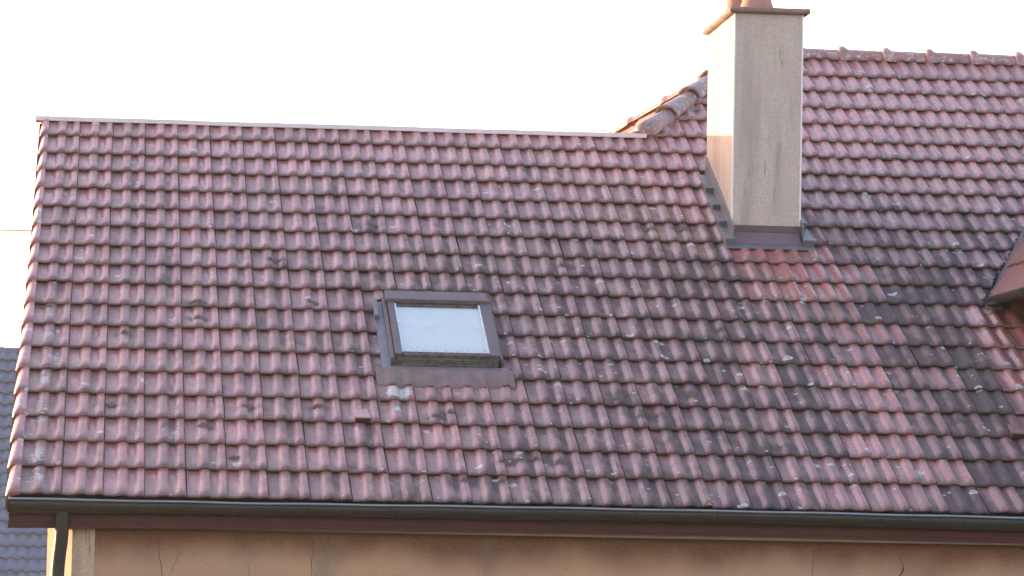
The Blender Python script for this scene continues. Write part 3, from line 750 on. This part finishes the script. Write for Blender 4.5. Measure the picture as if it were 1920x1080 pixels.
for a in range(26):
    x = x00+a*.36; rr = []
    for xx, r in ((x, .13), (x+.05, .13), (x+.06, .112), (x+.37, .108)):
        rr.append([(xx, Yn1+r*math.cos(t), Zn1-.02+r*math.sin(t)*.95) for t in np.linspace(-.1, math.pi+.1, 10)])
    m_ = MB(); m_.loft(rr, False, False); o = m_.build('ridge_tile', SLATE, None, True); setp(o, nroof); tag(o, group='grey ridge tiles of the far house')
b = MB(); b.box((x00+.3, Yn1-7.0, -5.2), (x00+wid-.3, Yn1+6.6, -1.25)); part_of(b.build('wall', NWALL), nb)

# ---- thin sunlit haze filling the valley air
b = MB(); b.box((-1500, -300, -6.2), (1500, 1500, 96))
hz = b.build('haze', None); tag(hz, 'thin bright morning haze', kind='stuff')
hm = bpy.data.materials.new('haze_air'); hm.use_nodes = True; ht = hm.node_tree; ht.nodes.remove(ht.nodes['Principled BSDF'])
pv = ht.nodes.new('ShaderNodeVolumePrincipled'); pv.inputs['Color'].default_value = (.97, .95, .97, 1); pv.inputs['Density'].default_value = .0005; pv.inputs['Anisotropy'].default_value = .5
ht.links.new(pv.outputs[0], ht.nodes['Material Output'].inputs['Volume']); hz.data.materials.clear(); hz.data.materials.append(hm)

# ---- overhead cable
P0, P1 = Vector((-42, 45, 5.35)), Vector((40, 45, 6.2)); rr = []
for t in np.linspace(0, 1, 90):
    c_ = P0.lerp(P1, t); z = c_.z-4*t*(1-t)*.92
    rr.append([(c_.x, c_.y+.011*math.cos(a), z+.011*math.sin(a)) for a in np.linspace(0, 2*math.pi, 6, endpoint=False)])
m_ = MB(); m_.loft(rr, True, True); o = m_.build('overhead_cable', mat_plain('cable_sheath', (.10, .09, .08)), None, True)
tag(o, 'thin overhead cable crossing the bright sky left of the roof', 'cable')

# ---- wooded slope
def tree_stuff():
    v, f = [], []
    r2 = np.random.default_rng(5)
    def tri(c, s):
        i = len(v)
        for _ in range(3): v.append(tuple(np.array(c)+r2.normal(0, s, 3)))
        f.append((i, i+1, i+2))
    for _ in range(60):
        x = r2.uniform(-130, 20); y = r2.uniform(1330, 1400); zg = 48+(y-1330)*.2+7*math.sin(x*.05)
        H = r2.uniform(13, 19); R = H*.30
        # trunk and limbs
        for br in range(9):
            a0 = np.array([x, y, zg]) if br == 0 else np.array([x, y, zg+H*r2.uniform(.25, .7)])
            a1 = a0+np.array([0, 0, H*.9]) if br == 0 else a0+np.array([r2.normal(0, R*.6), r2.normal(0, R*.6), H*.25])
            w = .16 if br == 0 else .07
            i = len(v); v.extend([tuple(a0+[w, 0, 0]), tuple(a0-[w*.5, -w, 0]), tuple(a0-[w*.5, w, 0]), tuple(a1)]); f.extend([(i, i+1, i+3), (i+1, i+2, i+3), (i+2, i, i+3)])
        for c in range(46):
            th = r2.uniform(0, 6.283); zz = r2.uniform(.3, 1.0); rad = R*math.sqrt(max(.05, 1-((zz-.6)/.45)**2))*r2.uniform(.3, 1)
            cc = np.array([x+rad*math.cos(th), y+rad*math.sin(th), zg+H*zz])
            for _ in range(42): tri(cc+r2.normal(0, .8, 3), .22)
    return v, f
v, f = tree_stuff()
o = mesh_obj('distant_trees', v, f, mat_plain('winter_twigs', (.10, .085, .05), (.07, .075, .035), .9), None, False)
tag(o, 'pale hazy trees on the slope beyond the grey roof', kind='stuff')
b = MB(); b.quad((-900, 900, -5.1), (900, 900, -5.1), (900, 1400, 62), (-900, 1400, 62)); b.quad((-900, 1400, 62), (900, 1400, 62), (900, 1480, -5.1), (-900, 1480, -5.1))
tag(b.build('hill', ground.data.materials[0]), 'low hill behind the houses', kind='structure')
